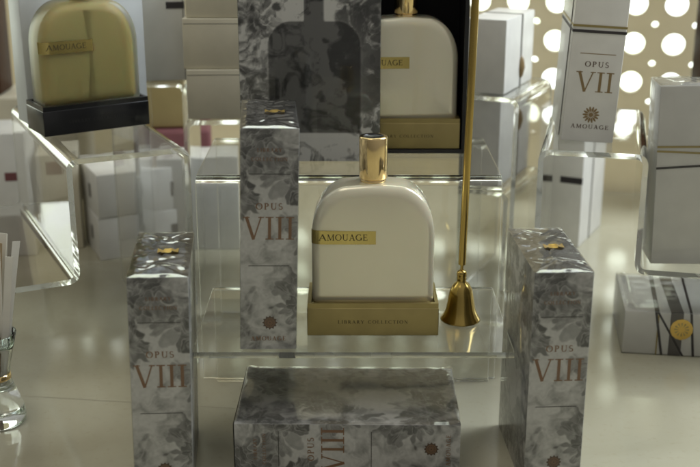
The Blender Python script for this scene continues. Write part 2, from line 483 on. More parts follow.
# ================================================================== SETTING
m = MB()
bk = lambda x: 159.2+4.5-math.tan(R(13))*(x-38)
q = [(-170, -20), (170, -20), (170, bk(170)), (-170, bk(-170))]
m.add([(x, y, 0) for x, y in q]+[(x, y, -4) for x, y in q], [(0,1,2,3), (7,6,5,4), (0,4,5,1), (1,5,6,2), (2,6,7,3), (3,7,4,0)])
tb = m.build('table_top', TABLE); tag(tb, 'polished cream stone table top under the whole display', 'table', kind='structure')
m = MB(); a0, a1 = (-60, 96.0), (-9, 89.5)
m.quad((*a0, .01), (*a1, .01), (a1[0], a1[1]+.07, .01), (a0[0], a0[1]+.07, .01)); m.build('stone_joint', paper('joint_filler', (.30, .27, .19), .6), tb)
# daylight beyond the pierced screen
m = MB(); m.quad((-260, 255, -60), (260, 255, -60), (260, 255, 220), (-260, 255, 220))
sk = m.build('sky', sky_mat()); tag(sk, 'blown-out daylight beyond the pierced screen', 'sky', kind='structure')

# pierced screen ----------------------------------------------------
def lattice(nx, nz, cell, z_base, rbig, rsmall, thick, ztop):
    m = MB(); n = 64; sd = n//4
    def ring(cx, cz, y):
        inner = [(cx+rbig*math.cos(2*math.pi*(k+.5)/n), y, cz+rbig*math.sin(2*math.pi*(k+.5)/n)) for k in range(n)]
        outer = []; h = cell/2
        for q in range(4):                                   # square contour with quarter-round bites at its corners
            for k in range(sd):
                t = (k+.5)/sd*2-1; th = .55
                if abs(t) > th:
                    sg = 1 if t > 0 else -1; s_ = (abs(t)-th)/(1-1/sd-th)*math.pi/4
                    px, pz = h-rsmall*math.sin(s_), sg*(h-rsmall*math.cos(s_))
                else: px, pz = h, t/th*(h-rsmall)*.995
                c, s2 = math.cos(q*math.pi/2), math.sin(q*math.pi/2)
                outer.append((cx+px*c-pz*s2, y, cz+px*s2+pz*c))
        r_ = sd//2
        return inner[-r_:]+inner[:-r_], outer
    for i in range(nx):
        for j in range(nz):
            cx = (i-(nx-1)/2)*cell; cz = z_base+(j+.5)*cell
            i0, o0 = ring(cx, cz, 0); i1, o1 = ring(cx, cz, thick)
            m.add(i0+o0, [(k, (k+1)%n, n+(k+1)%n, n+k) for k in range(n)])
            m.add(i1+o1, [(k, n+k, n+(k+1)%n, (k+1)%n) for k in range(n)])
            m.add(i0+i1, [(k, n+k, n+(k+1)%n, (k+1)%n) for k in range(n)], 0, True)
            for q in range(4):
                for k in range(sd-1):
                    t0 = (k+.5)/sd*2-1; t1 = (k+1.5)/sd*2-1
                    if min(abs(t0), abs(t1)) > .5:
                        a = q*sd+k; m.add([o0[a], o0[a+1], o1[a+1], o1[a]], [(0,1,2,3)], 0, True)
    w = nx*cell/2
    m.box(-w, w, -.15, thick+.15, 0, z_base)
    m.box(-w, w, -.15, thick+.15, z_base+nz*cell, ztop)
    return m
SY = -13
e = empty('lattice_screen', (38-50*math.cos(R(SY)), 159.2-50*math.sin(R(SY)), 0), SY)
tag(e, 'sand coloured pierced stone screen of round holes at the back', 'screen')
lattice(32, 5, 5.45, 8.0, 1.54, .46, 1.6, 80).build('pierced_panel', SCREEN, e, fixn=True)

for nm, loc, w, lab in (('wooden_pillar', (-50.4, 150, 16.6), 9, 'dark brown wooden pillar behind the amber bottle, at the left edge'),
                        ('wooden_pillar', (49.9, 148.5, 0), 8, 'dark brown wooden pillar beside the pierced screen, behind the tall white box')):
    e = empty(nm, loc)
    tag(e, lab, 'pillar', 'wooden pillars')
    rounded_box('shaft', -w/2, w/2, -3, 3, 0, 90, WOOD, e, .4)
m = MB(); m.box(-95, -36, 146.5, 156, 0.02, 16.5)
lg = m.build('window_ledge', CREAM, None, .3); tag(lg, 'cream painted ledge carrying the dark left pillar', 'ledge')

# ================================================================== ACRYLIC RISERS
def profile_sheet(name, pts, radius, th, depth, parent, mat=ACRYL):
    """pts: polyline (x,z) ; rounded at corners; sheet extruded along +y by depth"""
    path = []
    for i, p in enumerate(pts):
        if 0 < i < len(pts)-1:
            P = Vector(p); A = (Vector(pts[i-1])-P).normalized(); B = (Vector(pts[i+1])-P).normalized()
            a = P+A*radius; b_ = P+B*radius
            for k in range(9):
                t = k/8; path.append((a*(1-t)+P*t)*(1-t)+(P*(1-t)+b_*t)*t)
        else: path.append(Vector(p))
    off = []
    for i, p in enumerate(path):
        d = (path[min(len(path)-1, i+1)]-path[max(0, i-1)]).normalized()
        off.append(Vector((-d.y, d.x)))
    L_ = [p+n*th/2 for p, n in zip(path, off)]; R_ = [p-n*th/2 for p, n in zip(path, off)]
    n = len(path); m = MB()
    loop = L_+R_[::-1]; k = len(loop)
    f0 = [(q.x, 0, q.y) for q in loop]; f1 = [(q.x, depth, q.y) for q in loop]
    for mi_, idx in ((0, [i for i in range(k) if i not in (n-1, k-1)]), (1, [n-1, k-1])):
        m.add(f0+f1, [(i, (i+1)%k, k+(i+1)%k, k+i) for i in idx], mi_, False)
    m.add(f0, [(i, k-1-i, k-2-i, i+1) for i in range(n-1)], 1); m.add(f1, [(i, i+1, k-2-i, k-1-i) for i in range(n-1)], 1)
    o = m.build(name, [mat, AEDGE], parent, fixn=True)
    for p in o.data.polygons: p.use_smooth = True
    o.data.set_sharp_from_angle(angle=R(35))
    return o
TH = .5
def riser(loc, yaw, pts, depth, label, r=.9):
    e = empty('acrylic_riser', loc, yaw)
    tag(e, label, 'display riser', 'clear acrylic risers')
    profile_sheet('bent_sheet', pts, r, TH, depth, e)
    return e
ZL = 9.5; ZT = 19.3; ZS = 21.3
riser((12.75, 80.4, 0), 90, [(0, ZL-TH/2), (14.9, ZL-TH/2), (14.9, .02)], 25.0,
      'low clear acrylic riser carrying the white bottle and brass bell')
riser((13.4, 96, 0), 90, [(0, .02), (0, ZT-TH/2), (15.8, ZT-TH/2), (15.8, .02)], 27.0,
      'taller clear acrylic riser under the open black presentation box')
YL = 26
cl, sl = math.cos(R(YL)), math.sin(R(YL))
WL = 10.6
riser((-14.7, 99.0, 0), YL, [(-WL-13, .02), (-WL-13, 10.2), (-WL, 10.2), (-WL, ZS-TH/2), (0, ZS-TH/2), (0, .02)], 26,
      'stepped clear acrylic riser under the amber bottle')
YR = -13
riser((17.3, 99.4, 0), YR, [(0, .02), (0, 21-TH/2), (9.2, 21-TH/2), (9.2, 10.0), (21, 10.0), (21, .02)], 20,
      'stepped clear acrylic riser under the white box marked VII')
riser((-20.15, 119.2, 0), 3, [(-2.55, .02), (-2.55, 23.4-TH/2), (2.45, 23.4-TH/2), (2.45, .02)], 10,
      'narrow clear acrylic riser at the back under the white carton by the cream stack')
riser((-11.75, 114.5, 0), 3, [(-5.1, .02), (-5.1, 20.4-TH/2), (5.3, 20.4-TH/2), (5.3, .02)], 14,
      'clear acrylic riser at the back under the stack of cream cartons')
riser((14.6, 119, 0), -25, [(-2.7, .02), (-2.7, 22-TH/2), (3.3, 22-TH/2), (3.3, .02)], 13,
      'small clear acrylic riser at the back under the short white box')

# ================================================================== VIII CARTONS
CW, CD, CH = 4.3, 10.4, 17.5
def cap(cx, cy, r, n, g, a): return (cx, cy, r, n, g, a)
spine_img = flora(CW, CH, 3, [(.1, 16.4, 2.4, 13, 3, .3), (4.6, 14.0, 2.3, 12, 3, .2), (-.3, 12.4, 1.7, 12, 2, .1), (5.0, 9.4, 1.5, 12, 2, .5), (4.7, 4.4, 2.3, 13, 3, 0), (-.4, 1.0, 1.5, 12, 2, .4)], base=.66, dark=.085, smoke=.5)
side_fl = [(1, 16, 3.2, 14, 3, 0), (9.5, 15.2, 3.4, 15, 3, .3), (.2, 9.5, 3.2, 14, 3, .2), (10.4, 8, 3.2, 15, 3, .1), (2.5, 2, 3, 14, 3, .5), (8.2, 2.2, 3.2, 14, 3, .1), (5.2, 11, 2.6, 13, 3, .1)]
side_img = flora(CD, CH, 11, side_fl, base=.66, dark=.09, smoke=.45)
sil = bottle_silhouette(side_img, CD, CH, CD/2, 3.4, 3.0, 12.2, .10)
side_img = np.clip((side_img*.55+sil*.45)*1.15+.05, 0, .75)
top_img = flora(CW, CD, 21, [(2.15, 5.2, 4.6, 15, 4, .1), (0, 0, 2, 12, 2, 0), (4.3, 10, 2, 12, 2, 0)], base=.5, dark=.03, smoke=.6)

e = empty('perfume_carton', (0, 0, 0)); carton = e
pts = []
print_grid(pts, spine_img, CW, CH, lambda a, b_: (a-CW/2, -CD/2, b_), .05)
print_grid(pts, spine_img, CW, CH, lambda a, b_: (CW/2-a, CD/2, b_), .25)
print_grid(pts, side_img, CD, CH, lambda a, b_: (CW/2, a-CD/2, b_), .1)
print_grid(pts, side_img, CD, CH, lambda a, b_: (-CW/2, CD/2-a, b_), .08)
print_grid(pts, top_img, CW, CD, lambda a, b_: (a-CW/2, b_-CD/2, CH), .07)
print_grid(pts, top_img, CW, CD, lambda a, b_: (a-CW/2, CD/2-b_, 0), .3)
print_build('printed_box', pts, PRINT, e)
yf = -CD/2-.01
m = MB(); text_into(m, 'VIII', 0, CH*(1-.487), 1.80, yf, .03, 1.0, .86)
m.build('numeral', COPPER, e)
for wd, z_, h_, sp_ in (('OPUS', CH*(1-.352), .50, .2), ('LIBRARY', CH*(1-.098), .27, .2), ('COLLECTION', CH*(1-.138), .27, .16), ('AMOUAGE', CH*(1-.958), .34, .18)):
    m = MB(); text_into(m, wd, 0, z_, h_, yf, sp_, 1.05, 1.25); m.build('lettering', COPPER, e)
for tt in (.195, .607): m = MB(); m.quad((-1.55, yf, CH*(1-tt)-.028), (1.55, yf, CH*(1-tt)-.028), (1.55, yf, CH*(1-tt)+.028), (-1.55, yf, CH*(1-tt)+.028)); m.build('rule_line', BLACKINK, e)
m = MB(); emblem(m, 0.1, CH*(1-.873), .60, yf); m.build('emblem', [BROWNINK, COPPER], e)
# film around the carton
FO = .05
rounded_box('cellophane_wrap', -CW/2-FO, CW/2+FO, -CD/2-FO, CD/2+FO, -.0, CH+FO, FILM, e, .1)
crinkle('folded_film', CW+.1, CD+.1, CH+FO+.02, e, 4, .13)
m = MB(); vs = []
for j in range(2):
    for i in range(9):
        vs.append((-.35+1.5*i/8+.06*math.sin(i*1.7), -.3+.8*j+.12*math.sin(i*2.3+j)+.25*i/8, CH+.22+.05*math.sin(i*1.3+j*2)))
m.add(vs, [(i, i+1, 9+i+1, 9+i) for i in range(8)], 0, True)
m.build('foil_tab', SEAL, e)
GV = 'grey floral cartons with the copper numeral'
def place(o, loc, rz, rx=0, ry=0, label=None):
    o.location = [c*S for c in loc]; o.rotation_euler = (R(rx), R(ry), R(rz))
    if label: o['label'] = label
tag(carton, 'x', 'carton', GV)
place(carton, (-14.5, 80.4, .03), 5.2, 0, 1.2, 'grey floral carton standing on the table beside the paper strips')
c2 = copy_tree(carton); place(c2, (-6.75, 86.15, ZL+.03), 4.3, 0, 1.6, 'grey floral carton standing on the low riser left of the white bottle')
c3 = copy_tree(carton); place(c3, (15.1, 81.5, .03), 3.0, 0, .1, 'grey floral carton standing on the table right of the brass bell')
c4 = copy_tree(carton); place(c4, (8.62, 83.35, CW/2+.06), -1.0, 0, -90, 'grey floral carton lying on its side in front of the low riser')
for o in list(c4.children):
    if o.name.startswith(('folded_film', 'foil_tab')): pass
# film bulging over the broad upper face of the lying carton (local +x is up)
crinkle('bulging_film', CH+.1, CD+.1, CW/2+FO+.02, c4, 9, .08, False, .06, .12,
        rot=lambda v: (v[2], v[1], CH/2-v[0]), mat=FILMBIG, edge=.32, nf=.13, nr=0)

# ================================================================== PICTURE CARTON + BLACK PRESENTATION BOX
e = empty('picture_carton', (-3.62, 101.6, ZT+.03), 0); tag(e, 'wide grey floral carton printed with a dark bottle shape, beside the open black box', 'carton')
PW, PH, PD = 12.7, 19.0, 2.4
pim = flora(PW, PH, 31, [(1.0, 14.5, 3.0, 14, 4, .2), (11.8, 13.5, 3.2, 15, 4, 0), (12.6, 6, 3.0, 15, 3, .2), (.6, 5, 2.6, 14, 3, 0)], base=.62, dark=.03, smoke=.6)
rg_ = np.random.default_rng(77); ih, iw = pim.shape
wq = fbm(ih, iw, 70, rg_, 3); yy_, xx_ = np.mgrid[0:ih, 0:iw]
big = fbm(ih*2, iw*2, 50, rg_, 5)
wi = np.clip((yy_+(wq-.5)*260+40).astype(int), 0, ih*2-1); wj = np.clip((xx_+(fbm(ih, iw, 60, rg_, 3)-.5)*220+60).astype(int), 0, iw*2-1)
sw = np.clip((big[wi, wj]-.36)*4.2, 0, 1)**1.3
pim = np.clip(.03+1.9*pim*(.06+sw), .012, .8)
pim = bottle_silhouette(pim, PW, PH, 6.75, 4.2, 2.6, 12.9, .012, .75)
pts = []
print_grid(pts, pim, PW, PH, lambda a, b_: (a-PW/2, 0, b_), .07)
print_grid(pts, pim[:, :int(PD*PPC)], PD, PH, lambda a, b_: (PW/2, a, b_), .2)
print_grid(pts, pim[:, :int(PD*PPC)], PD, PH, lambda a, b_: (-PW/2, PD-a, b_), .2)
print_grid(pts, pim[-int(PD*PPC):, :], PW, PD, lambda a, b_: (a-PW/2, b_, PH), .3)
print_grid(pts, pim, PW, PH, lambda a, b_: (PW/2-a, PD, b_), .5)
print_grid(pts, pim[-int(PD*PPC):, :], PW, PD, lambda a, b_: (a-PW/2, PD-b_, 0), .5)
print_build('printed_box', pts, PRINT, e)
rounded_box('cellophane_wrap', -PW/2-.05, PW/2+.05, -.05, PD+.05, 0, PH+.05, FILM, e, .1)

BX0, BX1, BY = -.75, 10.95, 104.5
e = empty('presentation_box', ((BX0+BX1)/2, BY, ZT+.03)); tag(e, 'open black presentation box behind the white bottle, holding a second one', 'box')
hw = (BX1-BX0)/2
m = MB(); m.box(-hw+.42, hw-.42, 5.2, 5.6, .42, 19.6); m.build('velvet_lining', BLACKV, e)
m = MB(); m.box(-hw, hw, 0, 5.8, 0, .4); m.build('bottom_wall', BLACK, e, .04)
for sx in (-1, 1):
    m = MB(); a, b_ = sorted((sx*hw, sx*(hw-.4))); m.box(a, b_, 0, 5.8, .4, 20); m.build('side_wall', BLACK, e, .04)
m = MB(); m.box(-hw+.4, hw-.4, 5.6, 5.8, .4, 20); m.build('back_wall', BLACK, e)

# ================================================================== BOTTLES
def bottle_mesh(hw, h, rt, dp, n_edge=8):
    """arched flat flask: rounded silhouette, soft front edge; base at z=0, centred"""
    out = []
    out.append((-hw+.35, 0)); out.append((-hw+.1, .1)); out.append((-hw, .4))
    zt = h-4.1
    for k in range(10): out.append((-hw, .4+(zt-.4)*(k+1)/10))
    e_ = 2.1
    for k in range(1, 16):
        a = math.pi/2*k/15
        out.append((-hw+rt-rt*math.cos(a)**(2/e_), zt+(h-zt)*math.sin(a)**(2/e_)))
    for k in range(1, 8): out.append((-hw+rt+(hw-rt)*k/8, h+.10*math.sin(math.pi/2*k/8)))
    half = out; full = half+[(0, h+.10)]+[(-x, z) for x, z in half[::-1]]
    cz = h*.45; vs = []; fs = []; n = len(full)
    # layers from front centre to back: (inset, y)
    lay = []
    for k in range(n_edge+1):
        a = math.pi/2*k/n_edge; lay.append((.9*(1-math.sin(a)), -dp/2+.55*(1-math.cos(a))))
    lay += [(i_, -y) for i_, y in lay[::-1]]
    lay = [(3.2, -dp/2-.10), (2.0, -dp/2-.06)]+lay+[(2.0, dp/2+.06), (3.2, dp/2+.10)]
    for ins, y in lay:
        sx = (hw-ins)/hw; szt = (h/2-ins)/(h/2)
        for x, z in full: vs.append((x*sx, y, h/2+(z-h/2)*szt))
    for i in range(len(lay)-1):
        for k in range(n):
            fs.append((i*n+k, i*n+(k+1)%n, (i+1)*n+(k+1)%n, (i+1)*n+k))
    fs.append(tuple(range(n))); fs.append(tuple(range((len(lay)-1)*n, len(lay)*n))[::-1])
    m = MB(); m.add(vs, fs, 0, True); return m
BHW, BH, BRT, BDP = 4.85, 9.75, 3.1, 3.6
def make_bottle(body_mat, label, cat, group, core=None):
    e = empty('perfume_bottle', (0, 0, 0)); tag(e, label, cat, group)
    o = bottle_mesh(BHW, BH, BRT, BDP).build('glass_body', body_mat, e, fixn=True)
    if core:
        cm = bottle_mesh(BHW-.42, BH-.75, BRT-.25, BDP-.7); cm.v = [(x, y, z+.35) for x, y, z in cm.v]
        cb = cm.build('perfume_liquid', core, e, fixn=True)
        m = MB(); m.tube((0.05, -BDP/2+.84, .8), (.05, -BDP/2+.84, BH-.9), .62); m.build('dip_tube', TUBE, cb)
    m = MB(); m.lathe([(0, BH+.05), (1.0, BH+.05), (1.0, BH+.28), (.92, BH+.34), (0, BH+.34)]); m.build('neck_collar', GOLDP, e)
    m = MB(); m.lathe([(0, BH+.35), (1.08, BH+.35), (1.12, BH+.40), (1.12, BH+3.55), (1.09, BH+3.66), (1.0, BH+3.7), (.8, BH+3.7)])
    c = m.build('cap', GOLDP, e)
    m = MB(); m.lathe([(.82, BH+3.69), (.8, BH+3.62), (0, BH+3.6)]); m.build('cap_inset', BLACK, c)
    # wrapped label plate: follows the left edge of the body
    z0, z1 = 5.15, 6.25
    def wrap(s):      # s: distance to the right of the left silhouette edge, measured on the front
        if s >= 1.0: return (-BHW+s, -BDP/2-.12+.0)
        a = (1.0-s)/1.0*math.pi/2*1.0
        return (-BHW-.02+1.0*(1-math.sin(a)), -BDP/2-.12+.62*(1-math.cos(a)))
    m = MB(); vs = []; ss = [-.0+5.05*i/40 for i in range(41)]
    for z in (z0, z1):
        for s_ in ss: x, y = wrap(s_); vs.append((x, y, z))
    m.add(vs, [(i, i+1, 41+i+1, 41+i) for i in range(40)], 0, True)
    for z in (z0, z1):
        vs = []
        for s_ in ss:
            x, y = wrap(s_); vs += [(x, y, z), (x+.0, y+.14, z)]
        m.add(vs, [(2*i, 2*i+2, 2*i+3, 2*i+1) for i in range(40)], 0, True)
    x, y = wrap(5.05); m.quad((x, y, z0), (x, y, z1), (x, y+.14, z1), (x, y+.14, z0))
    pl = m.build('label_plate', GOLDPLATE, e)
    m = MB(); text_into(m, 'AMOUAGE', -BHW+2.55, z0+.33, .50, 0, .06, 1.08, 1.0,
                        fmap=lambda q: (wrap(q[0]+BHW)[0], wrap(q[0]+BHW)[1]-.012+q[1], q[2]))
    m.build('lettering', PALEINK, pl)
    return e
BG = 'perfume bottles'
def make_base(loc, rz, mat, label, txt, ink, w=10.5, d=4.9, h=2.75):
    e = empty('bottle_stand', loc, rz); tag(e, label, 'bottle stand', 'bottle stands')
    m = MB(); a, b_ = w/2, d/2; t = .32
    m.box(-a, a, -b_, b_, 0, .5)
    m.box(-a, a, -b_, -b_+t, .5, h); m.box(-a, a, b_-t, b_, .5, h)
    m.box(-a, -a+t, -b_+t, b_-t, .5, h); m.box(a-t, a, -b_+t, b_-t, .5, h)
    rounded_box('tray', -a, a, -b_, b_, 0, h-.4, mat, e, .07)
    mm = MB(); mm.box(-a+.04, a-.04, -b_+.04, -b_+t, h-.4, h); mm.box(-a+.04, a-.04, b_-t, b_-.04, h-.4, h)
    mm.box(-a+.04, -a+t, -b_+t, b_-t, h-.4, h); mm.box(a-t, a-.04, -b_+t, b_-t, h-.4, h)
    mm.build('rim', mat, e)
    if txt:
        mm = MB(); text_into(mm, txt, 0, h*.38, .285, -b_-.012, .22, 1.12); mm.build('lettering', ink, e)
    return e
bx, by = 1.83, 86.05
make_base((bx, by, ZL+.03), 0, GOLD, 'matte gold tray on the low riser holding the white bottle', 'LIBRARY COLLECTION', PALEINK)
bt = make_bottle(PEARL, 'pearl white perfume bottle in a gold tray, centre of the display', 'bottle', BG)
bt.location = (bx*S, by*S, (ZL+2.4)*S)
b2 = copy_tree(bt); b2['label'] = 'pearl white perfume bottle inside the open black box'
b2.location = (5.25*S, (BY+2.6)*S, (ZT+.46+2.4)*S); b2.rotation_euler = (0, 0, R(3))
make_base((5.1, BY+2.6, ZT+.45), 0, GOLD, 'matte gold tray inside the open black box', 'LIBRARY COLLECTION', PALEINK, w=10.6, d=4.9, h=2.9)
b3 = make_bottle(FROST, 'frosted amber perfume bottle in a black tray', 'bottle', BG, AMBER)
bxl, byl = -25.3, 107.6
make_base((bxl, byl, ZS+.03), 33, BLACK, 'glossy black tray under the amber bottle', 'LIBRARY COLLECTION', paper('faint_ink', (.022, .022, .02), .5))
b3.location = (bxl*S, byl*S, (ZS+2.4)*S); b3.rotation_euler = (0, 0, R(33))
# dip tube seen through the frosted glass is a darker line
# white backing carton behind the amber bottle
def carton_box(name, loc, rz, w, d, h, mat, label, cat, group, rx=0, ry=0, r=.07):
    e = empty(name, loc, rz, rx, ry); tag(e, label, cat, group)
    rounded_box('box_body', -w/2, w/2, -d/2, d/2, 0, h, mat, e, r)
    return e
WG = 'white cartons'
carton_box('white_carton', (-26.9, 112.6, ZS+.03), 33, 12.4, 3.4, 17.5, BLUEWHITE, 'wide pale carton standing behind the amber bottle', 'carton', WG)

# ================================================================== BRASS BELL WITH LONG ROD
e = empty('candle_snuffer', (9.15, 87.0, ZL+.04)); tag(e, 'brass bell with a long slim rod standing on the low riser', 'snuffer')
m = MB()
prof = [(1.58, 0), (1.66, .05), (1.62, .16), (1.40, .52), (1.22, 1.0), (1.10, 1.7), (1.0, 2.3), (.88, 2.75), (.66, 3.12), (.42, 3.34), (.36, 3.5), (.42, 3.62), (.38, 3.72), (.40, 3.9), (.43, 4.05), (.38, 4.25), (.22, 4.36), (.0, 4.38)]
m.lathe(prof); m.lathe([(1.58, 0), (1.3, .5), (1.1, 1.0), (.95, 2.2), (.5, 3.0), (0, 3.1)]); m.build('bell', BRASS, e, fixn=False)
m = MB(); m.tube((0, 0, 4.3), (.0, 0, 4.95), .13); m.build('joint', BRASS, e)
m = MB(); m.tube((0, 0, 4.85), (.5, 0, 34), .31, .31, 24); m.build('rod', BRASS, e)

# ================================================================== WHITE CARTONS
def white_spine(loc, rz, label, w=4.6, d=10.4, h=17.5, ry=0, rx=0, group=WG, numeral=True):
    e = carton_box('white_carton', loc, rz, w, d, h, WHITE, label, 'carton', group, rx, ry)
    y = -d/2-.012
    if numeral:
        m = MB(); text_into(m, 'VII', .1, 4.65, 1.85, y, .03, 1.08, .85); m.build('numeral', GOLDINK, e)
        for wd, z_, h_ in (('OPUS', 6.95, .48), ('AMOUAGE', 1.25, .38)):
            m = MB(); text_into(m, wd, .1, z_, h_, y, .22, 1.15, 1.2); m.build('lettering', BROWNINK, e)
        m = MB(); m.box(-1.5, 1.7, y, y+.01, 8.1, 8.17); m.build('rule_line', GOLDINK, e)
        m = MB(); flower_emblem(m, .1, 2.55, .78, y); m.build('emblem', GOLDINK, e)
    return e
e = white_spine((22.35, 107.3, 21.05), -5, 'white carton marked VII with a gold flower, on the right stepped riser', ry=3.0, w=4.75)
m = MB(); m.box(-2.42, 2.42, -5.27, -5.215, 10.0, 10.25); m.box(-2.42, -2.39, -5.2, 5.2, 10.0, 10.25); m.build('ribbon', DARK, e)
m = MB(); m.box(-2.42, 2.42, -5.28, -5.215, 10.5, 10.7); m.box(-2.42, -2.39, -5.2, 5.2, 10.5, 10.7); m.build('gold_ribbon', GOLD, e)
m = MB(); m.box(-2.45, -2.38, -3.5, -3.25, 0.1, 17.4); m.build('side_seam', GREYRIB, e)
# tall white carton on the right step
e = carton_box('white_carton', (33.25, 100.8, 10.27), -3, 10.4, 4.2, 16.7, WHITE, 'tall white carton with crossed gold and dark ribbons at the right edge', 'carton', WG, 0, -1.6)
m = MB(); m.add([(-5.22, -2.13, 10.7), (5.22, -2.13, 10.1), (5.22, -2.13, 10.28), (-5.22, -2.13, 10.88)], [(0,1,2,3)]); m.build('gold_ribbon', GOLD, e)
m = MB(); m.add([(-5.22, -2.135, 11.1), (5.22, -2.135, 11.0), (5.22, -2.135, 11.18), (-5.22, -2.135, 11.28)], [(0,1,2,3)]); m.build('gold_ribbon', GOLD, e)
m = MB(); m.add([(-5.22, -2.14, 9.1), (5.22, -2.14, 9.6), (5.22, -2.14, 9.8), (-5.22, -2.14, 9.3)], [(0,1,2,3)]); m.build('ribbon', DARK, e)
crinkle('folded_film', 10.5, 4.3, 16.75, e, 14, .12)
rounded_box('cellophane_wrap', -5.25, 5.25, -2.17, 2.17, 0, 16.77, FILM, e, .09)
# white carton lying on the table under the right step
e = carton_box('white_carton', (36.0, 105.6, .03), -8, 17.5, 10.4, 4.4, WHITE, 'white carton with a gold seal lying on the table under the right step', 'carton', WG)
yq = -5.23
m = MB(); m.box(-4.4, -3.2, yq, -5.205, 0, 4.4); m.box(-4.4, -3.2, -5.2, 5.2, 4.405, 4.43); m.build('wide_ribbon', GREYRIB, e)
m = MB()
for x0, x1, k in ((-5.0, -5.8, 1), (-3.0, -5.6, 2), (-2.0, -2.5, 3)):
    m.quad((x0-.12, yq-.006*k, 0), (x0+.12, yq-.006*k, 0), (x1+.12, yq-.006*k, 4.4), (x1-.12, yq-.006*k, 4.4))
    m.quad((x1-.12, -5.2, 4.42+.005*k), (x1+.12, -5.2, 4.42+.005*k), (x1+.6, 5.2, 4.42+.005*k), (x1+.36, 5.2, 4.42+.005*k))
m.build('ribbon', DARK, e)
m = MB(); m.quad((-5.6, yq, 0), (-5.46, yq, 0), (-5.46, yq, 4.4), (-5.6, yq, 4.4)); m.build('gold_ribbon', GOLD, e)
m = MB(); n = 28
vs = [(-3.3+1.05*math.cos(2*math.pi*i/n)*(1+.03*(i % 2)), yq-.05, 2.75+1.05*math.sin(2*math.pi*i/n)*(1+.03*(i % 2))) for i in range(n)]
m.add(vs, [tuple(range(n))]); 
for k in range(12):
    a = 2*math.pi*k/12; m.add([(-3.3+.25*math.cos(a), yq-.07, 2.75+.25*math.sin(a)), (-3.3+.7*math.cos(a-.12), yq-.07, 2.75+.7*math.sin(a-.12)), (-3.3+.7*math.cos(a+.12), yq-.07, 2.75+.7*math.sin(a+.12))], [(0,1,2)], 1)
m.build('gold_seal', [SEAL, GOLD], e)
rounded_box('cellophane_wrap', -8.85, 8.85, -5.4, 5.28, 0, 4.55, FILM, e, .12)
crinkle('folded_film', 17.5, 10.4, 4.56, e, 19, .05, False, .04, .14, mat=FILM, edge=.3, nf=.2, nr=3)
# white carton standing far back on the table
e = carton_box('white_carton', (28.9, 139.3, .03), -27, 4.4, 10.4, 17.5, WHITE, 'white carton standing on the table seen below the VII carton', 'carton', WG)
m = MB(); m.box(-.6, 2.21, -5.24, -5.21, 8.1, 8.9); m.build('ribbon_end', DARK, e)
m = MB(); m.box(2.21, 2.25, -.9, -.5, 0, 17.5); m.build('ribbon', GREYRIB, e)
m = MB(); m.lathe([(0, 12.2), (.35, 12.6), (.5, 13.4), (.35, 14.2), (0, 14.6)], 12, 2.2, -.7); m.build('clasp', GOLD, e)
# short white carton on the small back riser and an added one underneath as its reflection
e = carton_box('white_carton', (16.7, 125.2, 22.04), -25, 4.3, 10.4, 7.9, WHITE, 'short white carton on the small back riser', 'carton', WG)
m = MB(); m.box(2.16, 2.2, .3, .75, 0, 7.9); m.box(-2.1, 2.15, .3, .75, 7.91, 7.94); m.build('ribbon', GREYRIB, e)
m = MB(); m.lathe([(0, .8), (.3, 1.2), (.5, 2.1), (.34, 3.0), (0, 3.5)], 12, 2.18, .52); m.build('clasp', GOLDINK, e)
e = carton_box('white_carton', (16.6, 125.6, 11.55), -25, 4.0, 10.2, 9.6, WHITE, 'white carton added under the small back riser as the reflection of the short one', 'carton', WG)
m = MB(); m.box(2.01, 2.05, .3, .75, 0, 9.6); m.build('ribbon', GREYRIB, e)
m = MB(); m.lathe([(0, 5.2), (.3, 5.7), (.5, 6.6), (.34, 7.5), (0, 7.9)], 12, 2.03, .52); m.build('clasp', GOLDINK, e)
riser((14.5, 119.6, 0), -25, [(-2.1, .02), (-2.1, 11.5-TH/2), (2.75, 11.5-TH/2), (2.75, .02)], 12,
      'low clear acrylic riser added at the back to hold the reflected white carton')  # added support for the carton that plays the mirror image

# stack of cream cartons
ZB = 20.45
labs = ['lowest cream carton of the stack of three', 'middle cream carton of the stack of three', 'topmost cream carton of the stack of three']
for k in range(3):
    e = carton_box('cream_carton', (-11.9+.25*k*(1 if k == 2 else -.2), 119.9+.2*k, ZB+k*5.15), 3-2*k, 10.2, 10, 5.1, CREAM, labs[k], 'carton', 'stacked cream cartons')
    m = MB(); m.box(-5.0, 5.0, -5.015, -5.004, 4.55, 4.6); m.build('lid_seam', GREYRIB, e)
# white carton left of the stack, on the same riser
e = white_spine((-20.5, 124.3, 23.44), 9, 'white carton with a dark ribbon end standing left of the cream stack', w=5.0, d=8, group=WG, numeral=False)
m = MB(); m.box(.5, 2.4, -4.05, -4.01, 7.6, 8.3); m.build('ribbon_end', DARK, e)
m = MB()
for x in (-2.25, 2.25): m.box(x-.04, x+.04, -4.02, -4.0, 0, 17.5)
m.build('fold_line', GREYRIB, e)
# two white cartons stored under the left riser
for k, lab in ((0, 'lower of two white cartons lying stacked under the left riser'), (1, 'upper of two white cartons lying stacked under the left riser')):
    e = carton_box('white_carton', (-26.6, 135.2, .03+k*5.32), 24+k*1.5, 11.6, 9, 5.28, WHITE, lab, 'carton', WG)
    m = MB(); m.box(3.5, 4.3, -4.54, -4.51, 1.7, 3.5); m.build('ribbon_end', GREYRIB, e)
    m = MB(); m.box(-5.84, -5.805, -1, 0, 1.7, 3.4); m.build('ribbon_end', GREYRIB, e)
